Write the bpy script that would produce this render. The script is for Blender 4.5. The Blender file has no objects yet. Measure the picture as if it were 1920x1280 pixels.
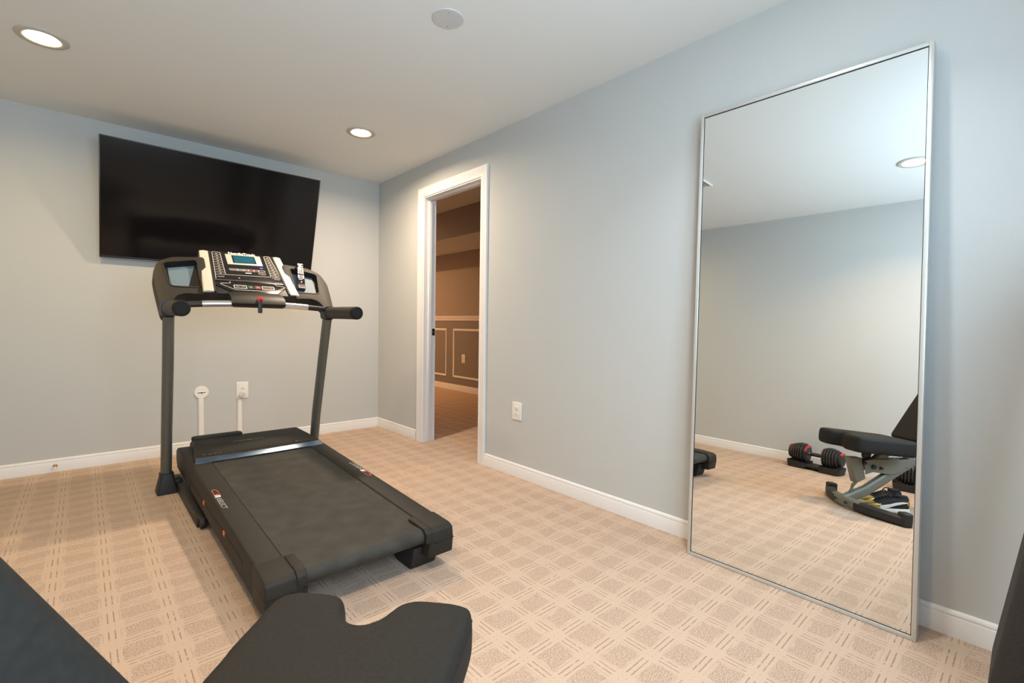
import bpy, bmesh, math, random
from mathutils import Matrix, Vector
random.seed(7)
PI = math.pi
R = math.radians
scene = bpy.context.scene
COL = scene.collection
H = 2.44                       # ceiling height
XL, YF = -3.22, -5.0           # left wall, wall behind the camera

# ------------------------------------------------------------------ materials
def nt(name):
    m = bpy.data.materials.new(name); m.use_nodes = True
    t = m.node_tree; t.nodes.clear()
    out = t.nodes.new('ShaderNodeOutputMaterial')
    b = t.nodes.new('ShaderNodeBsdfPrincipled')
    t.links.new(b.outputs[0], out.inputs[0])
    return m, t, b, out

def mat(name, col, rough=0.5, metal=0.0, nscale=0, var=0.0, bump=0.0, spec=0.5, coat=0.0):
    """plain procedural surface: colour modulated by fine noise, optional bump"""
    m, t, b, out = nt(name)
    b.inputs['Base Color'].default_value = (*col, 1)
    b.inputs['Roughness'].default_value = rough
    b.inputs['Metallic'].default_value = metal
    b.inputs['Specular IOR Level'].default_value = spec
    b.inputs['Coat Weight'].default_value = coat
    if nscale:
        tc = t.nodes.new('ShaderNodeTexCoord')
        n = t.nodes.new('ShaderNodeTexNoise'); n.inputs['Scale'].default_value = nscale
        n.inputs['Detail'].default_value = 4
        t.links.new(tc.outputs['Object'], n.inputs['Vector'])
        if var:
            r = t.nodes.new('ShaderNodeValToRGB')
            r.color_ramp.elements[0].position = .3; r.color_ramp.elements[1].position = .7
            r.color_ramp.elements[0].color = (*[max(0, c*(1-var)) for c in col], 1)
            r.color_ramp.elements[1].color = (*[min(1, c*(1+var)) for c in col], 1)
            t.links.new(n.outputs['Fac'], r.inputs[0]); t.links.new(r.outputs[0], b.inputs['Base Color'])
        if bump:
            bp = t.nodes.new('ShaderNodeBump'); bp.inputs['Strength'].default_value = bump
            bp.inputs['Distance'].default_value = .002
            t.links.new(n.outputs['Fac'], bp.inputs['Height']); t.links.new(bp.outputs[0], b.inputs['Normal'])
    return m

def emis(name, col, strength):
    m, t, b, out = nt(name)
    t.nodes.remove(b)
    e = t.nodes.new('ShaderNodeEmission'); e.inputs[0].default_value = (*col, 1); e.inputs[1].default_value = strength
    t.links.new(e.outputs[0], out.inputs[0])
    return m

def carpet():
    m, t, b, out = nt('patterned_carpet')
    N = t.nodes.new; L = t.links.new
    def math_(op, a, bb=None, c=None):
        n = N('ShaderNodeMath'); n.operation = op
        for i, v in enumerate((a, bb, c)):
            if v is None: continue
            if isinstance(v, (int, float)): n.inputs[i].default_value = v
            else: L(v, n.inputs[i])
        return n.outputs[0]
    def step(v, e0, e1):          # smooth 0..1
        n = N('ShaderNodeMapRange'); n.interpolation_type = 'SMOOTHSTEP'
        L(v, n.inputs[0]); n.inputs[1].default_value = e0; n.inputs[2].default_value = e1
        return n.outputs[0]
    g = N('ShaderNodeNewGeometry'); s = N('ShaderNodeSeparateXYZ')
    wob = N('ShaderNodeTexNoise'); wob.inputs['Scale'].default_value = 140; wob.inputs['Detail'].default_value = 3
    L(g.outputs['Position'], wob.inputs['Vector'])
    wv = N('ShaderNodeVectorMath'); wv.operation = 'SUBTRACT'; L(wob.outputs['Color'], wv.inputs[0]); wv.inputs[1].default_value = (.5, .5, .5)
    ws = N('ShaderNodeVectorMath'); ws.operation = 'SCALE'; L(wv.outputs[0], ws.inputs[0]); ws.inputs['Scale'].default_value = .0045
    wa = N('ShaderNodeVectorMath'); wa.operation = 'ADD'; L(ws.outputs[0], wa.inputs[0]); L(g.outputs['Position'], wa.inputs[1])
    L(wa.outputs[0], s.inputs[0])
    def dist(v, off, per):
        a = math_('ADD', v, -off); a = math_('DIVIDE', a, per); a = math_('ADD', a, .5)
        a = math_('FRACT', a); a = math_('SUBTRACT', a, .5); a = math_('ABSOLUTE', a)
        return math_('MULTIPLY', a, per)
    dx = dist(s.outputs[0], -.718, .1605)
    dy = dist(s.outputs[1], -3.290, .1295)
    # patches where loops and cut pile trade places, as in the real weave
    pn = N('ShaderNodeTexNoise'); pn.inputs['Scale'].default_value = 10; pn.inputs['Detail'].default_value = 3
    L(g.outputs['Position'], pn.inputs['Vector'])
    shift = math_('MULTIPLY', math_('SUBTRACT', pn.outputs['Fac'], .5), .052)
    bx = step(math_('ADD', dx, shift), .033, .028)      # 1 in the band that runs along y
    by = step(math_('ADD', dy, shift), .031, .026)
    band = math_('MAXIMUM', bx, by)
    cross = math_('MULTIPLY', bx, by)
    gx = step(math_('ABSOLUTE', math_('SUBTRACT', dx, .0085)), .0025, .0006)
    gy = step(math_('ABSOLUTE', math_('SUBTRACT', dy, .0085)), .0025, .0006)
    gx2 = step(math_('ABSOLUTE', math_('SUBTRACT', dx, .0235)), .0026, .0008)
    gy2 = step(math_('ABSOLUTE', math_('SUBTRACT', dy, .0235)), .0026, .0008)
    inv = lambda v: math_('SUBTRACT', 1.0, v)
    gl = math_('MULTIPLY', gx, math_('MULTIPLY', bx, inv(by)))
    gm = math_('MULTIPLY', gy, math_('MULTIPLY', by, inv(bx)))
    g2 = math_('MULTIPLY', math_('MAXIMUM', math_('MULTIPLY', gx2, inv(by)), math_('MULTIPLY', gy2, inv(bx))), .35)
    dots = math_('MULTIPLY', math_('MULTIPLY', gx, gy), .6)
    # broken groove lines
    br = N('ShaderNodeTexNoise'); br.inputs['Scale'].default_value = 45; L(g.outputs['Position'], br.inputs['Vector'])
    brk = step(br.outputs['Fac'], .30, .46)
    groove = math_('MULTIPLY', math_('MAXIMUM', math_('MAXIMUM', math_('MAXIMUM', gl, gm), dots), g2), brk)
    sp = N('ShaderNodeTexNoise'); sp.inputs['Scale'].default_value = 290; sp.inputs['Detail'].default_value = 3
    L(g.outputs['Position'], sp.inputs['Vector'])
    speck = step(sp.outputs['Fac'], .49, .60)
    pile = math_('MULTIPLY', speck, inv(band))
    fine = math_('MULTIPLY', step(sp.outputs['Fac'], .35, .7), .16)
    dark = math_('MAXIMUM', math_('MULTIPLY', pile, .80), math_('MAXIMUM', math_('MULTIPLY', groove, .72), fine))
    mx = N('ShaderNodeMix'); mx.data_type = 'RGBA'
    L(dark, mx.inputs['Factor'])
    mx.inputs['A'].default_value = CARPET_LIGHT; mx.inputs['B'].default_value = CARPET_DARK
    L(mx.outputs['Result'], b.inputs['Base Color'])
    b.inputs['Roughness'].default_value = .95; b.inputs['Specular IOR Level'].default_value = .1
    h = math_('SUBTRACT', math_('MULTIPLY', band, .6), math_('ADD', math_('MULTIPLY', groove, .8), math_('MULTIPLY', pile, .5)))
    bp = N('ShaderNodeBump'); bp.inputs['Strength'].default_value = .5; bp.inputs['Distance'].default_value = .003
    L(h, bp.inputs['Height']); L(bp.outputs[0], b.inputs['Normal'])
    return m

CARPET_LIGHT = (.555, .420, .322, 1)
CARPET_DARK = (.235, .145, .100, 1)
M = {}
M['wall'] = mat('wall_paint_grey', (.515, .522, .503), .75, nscale=180, var=.015, bump=.08, spec=.25)
M['ceil'] = mat('ceiling_paint_white', (.75, .765, .74), .9, nscale=150, var=.01, bump=.08, spec=.2)
M['trim'] = mat('trim_paint_white', (.76, .74, .72), .42, nscale=60, var=.01)
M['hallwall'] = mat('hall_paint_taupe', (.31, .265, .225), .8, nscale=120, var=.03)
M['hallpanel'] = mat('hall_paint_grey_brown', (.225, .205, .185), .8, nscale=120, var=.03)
M['carpet'] = carpet()
M['black'] = mat('black_plastic', (.014, .013, .012), .48, nscale=220, var=.15, bump=.15)
M['charcoal'] = mat('charcoal_textured_plastic', (.0175, .0155, .0122), .58, nscale=420, var=.25, bump=.4, spec=.35)
M['gloss'] = mat('gloss_black_plastic', (.012, .011, .012), .16, nscale=50, var=.1)
M['belt'] = mat('running_belt_rubber', (.037, .035, .029), .68, nscale=14, var=.25, bump=.25, spec=.35)
M['upright'] = mat('grey_metallic_paint', (.13, .125, .10), .38, .35, nscale=300, var=.12)
M['strip'] = mat('satin_strip_sky_tint', (.30, .40, .52), .22, .8, nscale=30, var=.05)  # grey strip; reflected daylight painted in as a blue tint
M['sheen'] = mat('tray_floor_sky_sheen', (.12, .18, .225), .6, nscale=90, var=.06)  # tray floor's daylight reflection, put into the base colour
M['silver'] = mat('champagne_silver_plastic', (.66, .60, .52), .35, .15, nscale=200, var=.04)
M['steel'] = mat('brushed_steel_grip', (.80, .77, .72), .22, .9, nscale=120, var=.05)
M['chrome'] = mat('chrome', (.8, .8, .8), .12, 1.0, nscale=60, var=.02)
M['foam'] = mat('black_foam_grip', (.026, .023, .019), .6, nscale=500, var=.3, bump=.5)
M['red'] = mat('red_plastic', (.75, .025, .03), .4, nscale=80, var=.05)
M['darkred'] = mat('dark_red_button', (.16, .008, .012), .4, nscale=80, var=.05)
M['green'] = mat('dark_green_button', (.01, .045, .03), .4, nscale=80, var=.05)
M['orange'] = mat('orange_marker', (.9, .16, .02), .5, nscale=80, var=.05)
M['white'] = mat('white_plastic', (.80, .77, .71), .4, nscale=90, var=.015)
M['print_white'] = mat('white_print', (.85, .82, .78), .5, nscale=90, var=.02)
M['print_grey'] = mat('grey_print', (.42, .40, .37), .5, nscale=90, var=.04)
M['print_dim'] = mat('dim_grey_print', (.16, .15, .135), .5, nscale=90, var=.04)
M['print_red'] = mat('red_print', (.55, .10, .07), .5, nscale=90, var=.04)
M['print_orange'] = mat('orange_print', (.40, .13, .06), .5, nscale=90, var=.04)
M['print_blue'] = mat('blue_badge', (.06, .10, .75), .4, nscale=90, var=.04)
M['lcd'] = mat('blue_display', (.006, .085, .14), .2, nscale=60, var=.15)
M['slot'] = mat('slot_black', (.006, .006, .006), .7, nscale=60, var=.1)
M['screen'] = mat('tv_glass', (.005, .0045, .005), .12, nscale=20, var=.05, spec=.32)
M['bezel'] = mat('tv_bezel', (.010, .009, .009), .35, nscale=90, var=.1)
M['frame'] = mat('mirror_frame_silver', (.60, .595, .56), .4, .45, nscale=260, var=.03)
M['mirror'] = mat('mirror_glass', (.90, .915, .90), .0, 1.0)
M['leather'] = mat('black_vinyl_upholstery', (.0165, .0152, .013), .70, nscale=160, var=.15, bump=.12, spec=.20)
M['pad'] = mat('dark_brown_black_vinyl', (.020, .017, .015), .62, nscale=260, var=.35, bump=.4)
M['benchmetal'] = mat('grey_green_bench_steel', (.18, .18, .148), .42, .25, nscale=200, var=.06)
M['rubber'] = mat('black_rubber', (.015, .014, .013), .6, nscale=200, var=.15, bump=.2)
M['plate'] = mat('black_moulded_weight', (.022, .020, .018), .45, nscale=150, var=.2, bump=.1)
M['shoeblack'] = mat('black_knit', (.012, .011, .011), .8, nscale=400, var=.4, bump=.5)
M['gold'] = mat('gold_foil', (.55, .36, .10), .3, .8, nscale=60, var=.2)
M['shoewhite'] = mat('white_shoe_leather', (.72, .69, .62), .5, nscale=80, var=.03)
M['plugrubber'] = mat('grip_end_rubber', (.020, .017, .016), .75, nscale=200, var=.15, bump=.2, spec=.15)
M['trimring'] = mat('light_trim_white', (.50, .48, .42), .5, nscale=60, var=.02)
M['brass'] = mat('brass_spring', (.42, .28, .14), .35, .8, nscale=90, var=.1)
M['strike'] = mat('black_iron', (.012, .011, .010), .4, .6, nscale=90, var=.1)

# ------------------------------------------------------------------ mesh helpers
def merge(bm, tmp, mtx=None):
    if mtx is not None: tmp.transform(mtx)
    me = bpy.data.meshes.new('tmp'); tmp.to_mesh(me); tmp.free()
    bm.from_mesh(me); bpy.data.meshes.remove(me)

def box(bm, x0, x1, y0, y1, z0, z1, bev=0.0, seg=2, mtx=None):
    t = bmesh.new(); bmesh.ops.create_cube(t, size=1)
    for v in t.verts:
        v.co = Vector((x0+(v.co.x+.5)*(x1-x0), y0+(v.co.y+.5)*(y1-y0), z0+(v.co.z+.5)*(z1-z0)))
    if bev: bmesh.ops.bevel(t, geom=list(t.edges), offset=bev, segments=seg, profile=.5, affect='EDGES', clamp_overlap=True)
    merge(bm, t, mtx)

def prism(bm, pts, vec, bev=0.0, seg=2, mtx=None):
    """polygon (3-D points) extruded along vec"""
    t = bmesh.new()
    f = t.faces.new([t.verts.new(Vector(p)) for p in pts])
    r = bmesh.ops.extrude_face_region(t, geom=[f])
    bmesh.ops.translate(t, vec=Vector(vec), verts=[e for e in r['geom'] if isinstance(e, bmesh.types.BMVert)])
    bmesh.ops.recalc_face_normals(t, faces=list(t.faces))
    if bev: bmesh.ops.bevel(t, geom=list(t.edges), offset=bev, segments=seg, profile=.5, affect='EDGES', clamp_overlap=True)
    merge(bm, t, mtx)

def ring_faces(t, a, b, closed=True):
    n = len(a)
    for i in range(n if closed else n-1):
        j = (i+1) % n
        try: t.faces.new((a[i], a[j], b[j], b[i]))
        except ValueError: pass

def loft(bm, rings, cap=True, closed=True, mtx=None):
    t = bmesh.new()
    vs = [[t.verts.new(Vector(p)) for p in r] for r in rings]
    for a, b in zip(vs, vs[1:]): ring_faces(t, a, b, closed)
    if cap:
        t.faces.new(list(reversed(vs[0]))); t.faces.new(vs[-1])
    bmesh.ops.recalc_face_normals(t, faces=list(t.faces))
    merge(bm, t, mtx)

def tube(bm, pts, r, n=14, ry=None, up=None, cap=True, mtx=None, square=False):
    """swept tube; r (and ry) may be lists; square gives a rounded-rectangle section"""
    P = [Vector(p) for p in pts]; rings = []
    rs = r if isinstance(r, (list, tuple)) else [r]*len(P)
    rys = (ry if isinstance(ry, (list, tuple)) else [ry]*len(P)) if ry is not None else rs
    u0 = Vector(up) if up else None
    for i, p in enumerate(P):
        d = (P[min(i+1, len(P)-1)] - P[max(i-1, 0)]).normalized()
        ref = u0 if u0 is not None else (Vector((0, 0, 1)) if abs(d.z) < .9 else Vector((0, 1, 0)))
        s = d.cross(ref).normalized(); u = s.cross(d).normalized()
        ring = []
        for k in range(n):
            a = 2*PI*k/n + (PI/n if square else 0); c, q = math.cos(a), math.sin(a)
            if square:
                e = 6.0; q_ = abs(c)**e + abs(q)**e; f = q_**(-1/e)
                c, q = c*f, q*f
            ring.append(p + s*(c*rs[i]) + u*(q*rys[i]))
        rings.append(ring)
    loft(bm, rings, cap, True, mtx)

def lathe(bm, prof, c=(0, 0, 0), axis='Z', n=32, mtx=None, cap=True):
    """profile [(r, h)] spun round an axis through c"""
    t = bmesh.new(); vs = []
    for r, h in prof:
        ring = []
        for k in range(n):
            a = 2*PI*k/n; x, y = r*math.cos(a), r*math.sin(a)
            co = {'Z': (x, y, h), 'Y': (x, h, y), 'X': (h, x, y)}[axis]
            ring.append(t.verts.new(Vector(co)+Vector(c)))
        vs.append(ring)
    for a, b in zip(vs, vs[1:]): ring_faces(t, a, b)
    if cap:
        t.faces.new(vs[0]); t.faces.new(vs[-1])
    bmesh.ops.remove_doubles(t, verts=list(t.verts), dist=1e-6)
    bmesh.ops.recalc_face_normals(t, faces=list(t.faces))
    merge(bm, t, mtx)

def round_poly(pts, r, n=5):
    """round the corners of a 2-D polygon; r is one radius or one per corner"""
    out = []; k = len(pts)
    for i, p in enumerate(pts):
        p = Vector(p[:2]); a = Vector(pts[i-1][:2]); b = Vector(pts[(i+1) % k][:2])
        rr = r[i] if isinstance(r, (list, tuple)) else r
        da, db = (a-p), (b-p); la, lb = da.length, db.length
        d = min(rr, la*.48, lb*.48)
        if d < 1e-5: out.append((p.x, p.y)); continue
        s, e = p+da/la*d, p+db/lb*d
        for j in range(n+1):
            q = j/n
            v = s*(1-q)**2 + p*2*q*(1-q) + e*q*q
            out.append((v.x, v.y))
    return out

def inset2(pts, d):
    """move a closed 2-D outline inwards by d (counter-clockwise outlines)"""
    n = len(pts); out = []
    ar = sum(pts[i][0]*pts[(i+1) % n][1]-pts[(i+1) % n][0]*pts[i][1] for i in range(n))
    sg = 1 if ar > 0 else -1
    for i in range(n):
        p0, p, p1 = Vector(pts[i-1]), Vector(pts[i]), Vector(pts[(i+1) % n])
        e0, e1 = (p-p0), (p1-p)
        if e0.length < 1e-7: e0 = e1
        if e1.length < 1e-7: e1 = e0
        n0 = Vector((-e0.y, e0.x)).normalized()*sg; n1 = Vector((-e1.y, e1.x)).normalized()*sg
        m = n0+n1
        m = m.normalized() if m.length > 1e-6 else n0
        out.append(tuple(p+m*d))
    return out

def pad(bm, outline, z0, z1, r=0.02, seg=5, dome=0.0, mtx=None, rb=None):
    """upholstered slab: outline in x-y, rounded top and bottom edges, lightly domed top"""
    rb = r if rb is None else rb
    rings = []
    for k in range(seg+1):
        a = PI/2*k/seg
        rings.append([(x, y, z0+rb*(1-math.sin(a))) for x, y in inset2(outline, rb*(1-math.cos(a)))][:])
    rings = [[(x, y, z0+rb*(1-math.sin(PI/2*k/seg))) for x, y in inset2(outline, rb*(1-math.cos(PI/2*k/seg)))] for k in range(seg, -1, -1)]
    top = [[(x, y, z1-r*(1-math.sin(PI/2*k/seg))) for x, y in inset2(outline, r*(1-math.cos(PI/2*k/seg)))] for k in range(0, seg+1)]
    rings.sort(key=lambda q: q[0][2])
    allr = rings+top
    if dome:
        o = inset2(outline, r)
        for f, d in ((.02, .4), (.045, .8)):
            allr.append([(x, y, z1+dome*d) for x, y in inset2(o, f)])
    loft(bm, allr, True, True, mtx)

def plate2(bm, outline, M4, h, bev=0.0):
    """flat plate: outline (u, v) in the frame M4, raised by h along its normal"""
    prism(bm, [M4 @ Vector((u, v, 0)) for u, v in outline], M4.to_3x3() @ Vector((0, 0, h)), bev)

def line2(bm, pts, w, M4, h=.0006, closed=False):
    """a printed line of width w along 2-D points in the frame M4"""
    P = [Vector(p) for p in pts]
    if closed: P = P+[P[0], P[1]]
    Lp, Rp = [], []
    for i, p in enumerate(P):
        d0 = (p-P[i-1]).normalized() if i else (P[1]-P[0]).normalized()
        d1 = (P[i+1]-p).normalized() if i < len(P)-1 else d0
        d = (d0+d1); d = d.normalized() if d.length > 1e-6 else d0
        n = Vector((-d.y, d.x)); k = w/2/max(.5, n.dot(Vector((-d0.y, d0.x))))
        Lp.append(p+n*k); Rp.append(p-n*k)
    t = bmesh.new()
    a = [t.verts.new(M4 @ Vector((q.x, q.y, h))) for q in Lp]; b = [t.verts.new(M4 @ Vector((q.x, q.y, h))) for q in Rp]
    for i in range(len(P)-1): t.faces.new((b[i], b[i+1], a[i+1], a[i]))
    merge(bm, t)

def frame4(o, x, y):
    x, y = Vector(x).normalized(), Vector(y).normalized(); z = x.cross(y)
    m = Matrix((x, y, z)).transposed().to_4x4(); m.translation = Vector(o); return m

# ------------------------------------------------------------------ objects
MW = {}
def link(name, bm, m, parent=None, world=True, sharp=38, kind=None, label=None):
    if parent is not None and world:
        bm.transform(MW[parent.name].inverted())
    me = bpy.data.meshes.new(name); bm.to_mesh(me); bm.free()
    for p in me.polygons: p.use_smooth = True
    me.set_sharp_from_angle(angle=R(sharp))
    me.materials.append(m if not isinstance(m, str) else M[m])
    o = bpy.data.objects.new(name, me); COL.objects.link(o)
    if parent is not None:
        o.parent = parent; MW[o.name] = MW[parent.name]
    else: MW[o.name] = Matrix.Identity(4)
    if kind: o['kind'] = kind
    if label: o['label'] = label
    return o

def thing(name, label, cat, loc=(0, 0, 0), rotz=0.0, group=None):
    o = bpy.data.objects.new(name, None); o.empty_display_size = .1; COL.objects.link(o)
    o.location = loc; o.rotation_euler = (0, 0, rotz)
    o['label'] = label; o['category'] = cat
    if group: o['group'] = group
    MW[o.name] = Matrix.Translation(Vector(loc)) @ Matrix.Rotation(rotz, 4, 'Z')
    return o

def tag(o, label, cat, group=None):
    o['label'] = label; o['category'] = cat
    if group: o['group'] = group
    return o

def dup(root, loc, rotz, label, group=None):
    r = root.copy(); COL.objects.link(r); r.location = loc; r.rotation_euler = (0, 0, rotz); r['label'] = label
    if group: r['group'] = group
    for ch in list(root.children):
        c = ch.copy(); COL.objects.link(c); c.parent = r
        for g in ch.children:
            d = g.copy(); COL.objects.link(d); d.parent = c
    return r

def struct(name, bm, m, parent=None, label=None):
    return link(name, bm, m, parent, kind='structure' if parent is None else None, label=label)

def cut(o, bm):
    """boolean: remove the closed mesh bm (same space as o's mesh) from o"""
    me = bpy.data.meshes.new('cutter'); bm.to_mesh(me); bm.free()
    c = bpy.data.objects.new('cutter', me); COL.objects.link(c); c.parent = o.parent
    md = o.modifiers.new('cut', 'BOOLEAN'); md.operation = 'DIFFERENCE'; md.object = c; md.solver = 'EXACT'
    bpy.context.view_layer.update()
    dg = bpy.context.evaluated_depsgraph_get()
    new = bpy.data.meshes.new_from_object(o.evaluated_get(dg))
    o.modifiers.clear(); old = o.data; o.data = new
    bpy.data.meshes.remove(old); bpy.data.objects.remove(c); bpy.data.meshes.remove(me)
    for p in new.polygons: p.use_smooth = True
    new.set_sharp_from_angle(angle=R(38))

def text(name, s, size, M4, m, parent, depth=.0004, align='CENTER', shear=0.0, sx=1.0, bold=0.0):
    cu = bpy.data.curves.new('t', 'FONT'); cu.body = s; cu.size = size; cu.align_x = align; cu.extrude = depth
    cu.shear = shear; cu.offset = bold
    ob = bpy.data.objects.new('t', cu); COL.objects.link(ob)
    bpy.context.view_layer.update()
    dg = bpy.context.evaluated_depsgraph_get()
    me = bpy.data.meshes.new_from_object(ob.evaluated_get(dg))
    bm = bmesh.new(); bm.from_mesh(me)
    bm.transform(M4 @ Matrix.Diagonal((sx, 1, 1, 1)))
    bpy.data.objects.remove(ob); bpy.data.curves.remove(cu); bpy.data.meshes.remove(me)
    return link(name, bm, m, parent)

B = bmesh.new

# ================================================================== SETTING
bm = B(); box(bm, XL-.3, 2.3, YF-.3, 3.9, -.08, 0); struct('floor', bm, 'carpet')
bm = B(); box(bm, XL-.1, .115, YF-.1, .1, H, H+.08); struct('ceiling', bm, 'ceil')
bm = B(); box(bm, XL-.1, .0, 0, .1, 0, H); struct('wall_back', bm, 'wall')
bm = B(); box(bm, XL-.1, XL, YF, 0, 0, H); struct('wall_left', bm, 'wall')
bm = B()
DY0, DY1, DZ = -1.664, -.846, 2.155
box(bm, 0, .115, DY1, .1, 0, 2.53); box(bm, 0, .115, YF-.1, DY0, 0, 2.53); box(bm, 0, .115, DY0, DY1, DZ, 2.53)
struct('wall_right', bm, 'wall')
WX0, WX1, WZ0, WZ1 = -2.95, -.95, .92, 2.10
bm = B()
box(bm, XL-.1, WX0, YF-.1, YF, 0, H); box(bm, WX1, 0, YF-.1, YF, 0, H)
box(bm, WX0, WX1, YF-.1, YF, 0, WZ0); box(bm, WX0, WX1, YF-.1, YF, WZ1, H)
struct('wall_front', bm, 'wall')

def base_run(bm, axis, fixed, a, b, inward):
    """baseboard with a small moulded top; axis = direction of run"""
    prof = [(0, 0), (.014, 0), (.014, .066), (.0125, .0695), (.0095, .071), (.0095, .0735), (.0115, .0745), (.0115, .080), (.007, .0875), (.004, .090), (0, .090)]
    rings = []
    for s in (a, b):
        rings.append([(fixed+inward*d, s, z) if axis == 'y' else (s, fixed+inward*d, z) for d, z in prof])
    loft(bm, rings)
bm = B(); base_run(bm, 'x', 0, XL, 0, -1); struct('baseboard_back', bm, 'trim')
bm = B(); base_run(bm, 'y', 0, -.757, 0, -1); base_run(bm, 'y', 0, YF, -1.738, -1); struct('baseboard_right', bm, 'trim')
bm = B(); base_run(bm, 'y', XL, YF, 0, 1); struct('baseboard_left', bm, 'trim')
bm = B(); base_run(bm, 'x', YF, XL, 0, 1); struct('baseboard_front', bm, 'trim')

# ---- doorway: jamb, stop, casing, strike plate
door = bpy.data.objects.new('door_1', None); COL.objects.link(door); door.location = (0, -1.255, 0)
door['kind'] = 'structure'; MW['door_1'] = Matrix.Translation((0, -1.255, 0))
JL, JR, JH = -.862, -1.648, 2.139
bm = B()
box(bm, -.002, .117, JL, JL+.016, 0, JH+.016); box(bm, -.002, .117, JR-.016, JR, 0, JH+.016); box(bm, -.002, .117, JR, JL, JH, JH+.016)
link('jamb', bm, 'trim', door)
bm = B()
box(bm, .040, .074, JL-.011, JL, 0, JH, .002); box(bm, .040, .074, JR, JR+.011, 0, JH, .002); box(bm, .040, .074, JR+.011, JL-.011, JH-.011, JH, .002)
link('door_stop_strip', bm, 'trim', door)
def casing(bm, x, sgn):
    """mitred casing: moulded profile swept up, over and down"""
    prof = [(0, 0), (.0, .010), (.006, .0125), (.012, .0105), (.03, .0125), (.058, .0175), (.066, .019), (.074, .019), (.079, .016), (.079, 0)]  # (outward from opening, thickness)
    i0, i1, iz = JL+.010, JR-.010, JH+.010
    rings = []
    for k in range(4):
        ring = []
        for d, t in prof:
            y = (i0+d) if k in (0, 1) else (i1-d)
            z = 0 if k in (0, 3) else iz+d
            ring.append((x+sgn*t, y, z))
        rings.append(ring)
    loft(bm, rings)
bm = B(); casing(bm, 0, -1); link('casing', bm, 'trim', door)
bm = B(); casing(bm, .115, 1); link('casing', bm, 'trim', door)
bm = B(); box(bm, .085, .113, JL-.002, JL, .945, 1.005, .001); link('strike_plate', bm, 'strike', door, label='black metal strike plate')
o = bpy.data.objects['strike_plate']
bm = B(); box(bm, .092, .104, JL-.0026, JL-.0015, .962, .988); link('latch_hole', bm, 'chrome', o)

# ---- the dim room beyond the doorway
HX = 2.143
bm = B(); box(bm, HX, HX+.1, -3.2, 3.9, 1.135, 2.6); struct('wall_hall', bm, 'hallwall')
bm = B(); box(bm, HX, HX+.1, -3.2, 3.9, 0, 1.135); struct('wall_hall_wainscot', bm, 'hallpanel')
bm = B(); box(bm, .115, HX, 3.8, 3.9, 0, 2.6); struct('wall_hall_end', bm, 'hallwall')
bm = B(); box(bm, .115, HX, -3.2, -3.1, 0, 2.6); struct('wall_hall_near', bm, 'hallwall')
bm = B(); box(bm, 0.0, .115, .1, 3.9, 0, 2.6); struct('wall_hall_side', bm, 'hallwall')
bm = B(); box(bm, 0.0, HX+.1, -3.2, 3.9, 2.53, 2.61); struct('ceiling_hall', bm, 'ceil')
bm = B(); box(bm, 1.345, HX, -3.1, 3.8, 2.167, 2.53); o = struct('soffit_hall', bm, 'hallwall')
o.data.materials.append(M['ceil'])
for p in o.data.polygons:
    if p.normal.z < -.9: p.material_index = 1
bm = B()
prof = [(0, 1.098), (.010, 1.100), (.012, 1.125), (.022, 1.140), (.030, 1.155), (.030, 1.170), (0, 1.173)]
loft(bm, [[(HX-d, y, z) for d, z in prof] for y in (-3.1, 3.8)]); struct('trim_1', bm, 'trim')
bm = B(); loft(bm, [[(HX-d, y, z) for d, z in ((0, 0), (.014, 0), (.014, .07), (.008, .09), (0, .092))] for y in (-3.1, 3.8)]); struct('baseboard_hall', bm, 'trim')
def picture_frame(n, y0, y1):
    bm = B(); prof = [(0, 0), (0, .008), (.010, .015), (.024, .012), (.034, .004), (.034, 0)]
    z0, z1 = .200, .972
    c = [(y0, z0, 1, 1), (y1, z0, -1, 1), (y1, z1, -1, -1), (y0, z1, 1, -1), (y0, z0, 1, 1)]
    loft(bm, [[(HX-t, y+sy*d, z+sz*d) for d, t in prof] for y, z, sy, sz in c], cap=False)
    struct('trim_%d' % n, bm, 'trim')
picture_frame(2, 1.906, 3.0); picture_frame(3, .62, 1.730); picture_frame(4, -.66, .45)

# ---- window behind the camera (daylight)
win = bpy.data.objects.new('window_1', None); COL.objects.link(win); win['kind'] = 'structure'
win.location = ((WX0+WX1)/2, YF, WZ0); MW['window_1'] = Matrix.Translation(win.location)
bm = B()
for x0, x1, z0, z1 in ((WX0, WX0+.05, WZ0, WZ1), (WX1-.05, WX1, WZ0, WZ1), (WX0, WX1, WZ0, WZ0+.05), (WX0, WX1, WZ1-.05, WZ1), ((WX0+WX1)/2-.025, (WX0+WX1)/2+.025, WZ0, WZ1)):
    box(bm, x0, x1, YF-.08, YF-.03, z0, z1)
for x0, x1, z0, z1 in ((WX0-.08, WX0, WZ0-.08, WZ1+.08), (WX1, WX1+.08, WZ0-.08, WZ1+.08), (WX0, WX1, WZ0-.08, WZ0), (WX0, WX1, WZ1, WZ1+.08)):
    box(bm, x0, x1, YF, YF+.018, z0, z1, .003)
link('window_frame', bm, 'trim', win)
gm, gt, gb, go = nt('window_glass')
gt.nodes.remove(gb)
tr = gt.nodes.new('ShaderNodeBsdfTransparent'); gl = gt.nodes.new('ShaderNodeBsdfGlossy'); gl.inputs['Roughness'].default_value = .02
mxs = gt.nodes.new('ShaderNodeMixShader'); mxs.inputs[0].default_value = .06
gt.links.new(tr.outputs[0], mxs.inputs[1]); gt.links.new(gl.outputs[0], mxs.inputs[2]); gt.links.new(mxs.outputs[0], go.inputs[0])
bm = B(); box(bm, WX0+.05, WX1-.05, YF-.058, YF-.052, WZ0+.05, WZ1-.05); link('pane', bm, gm, win)

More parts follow.
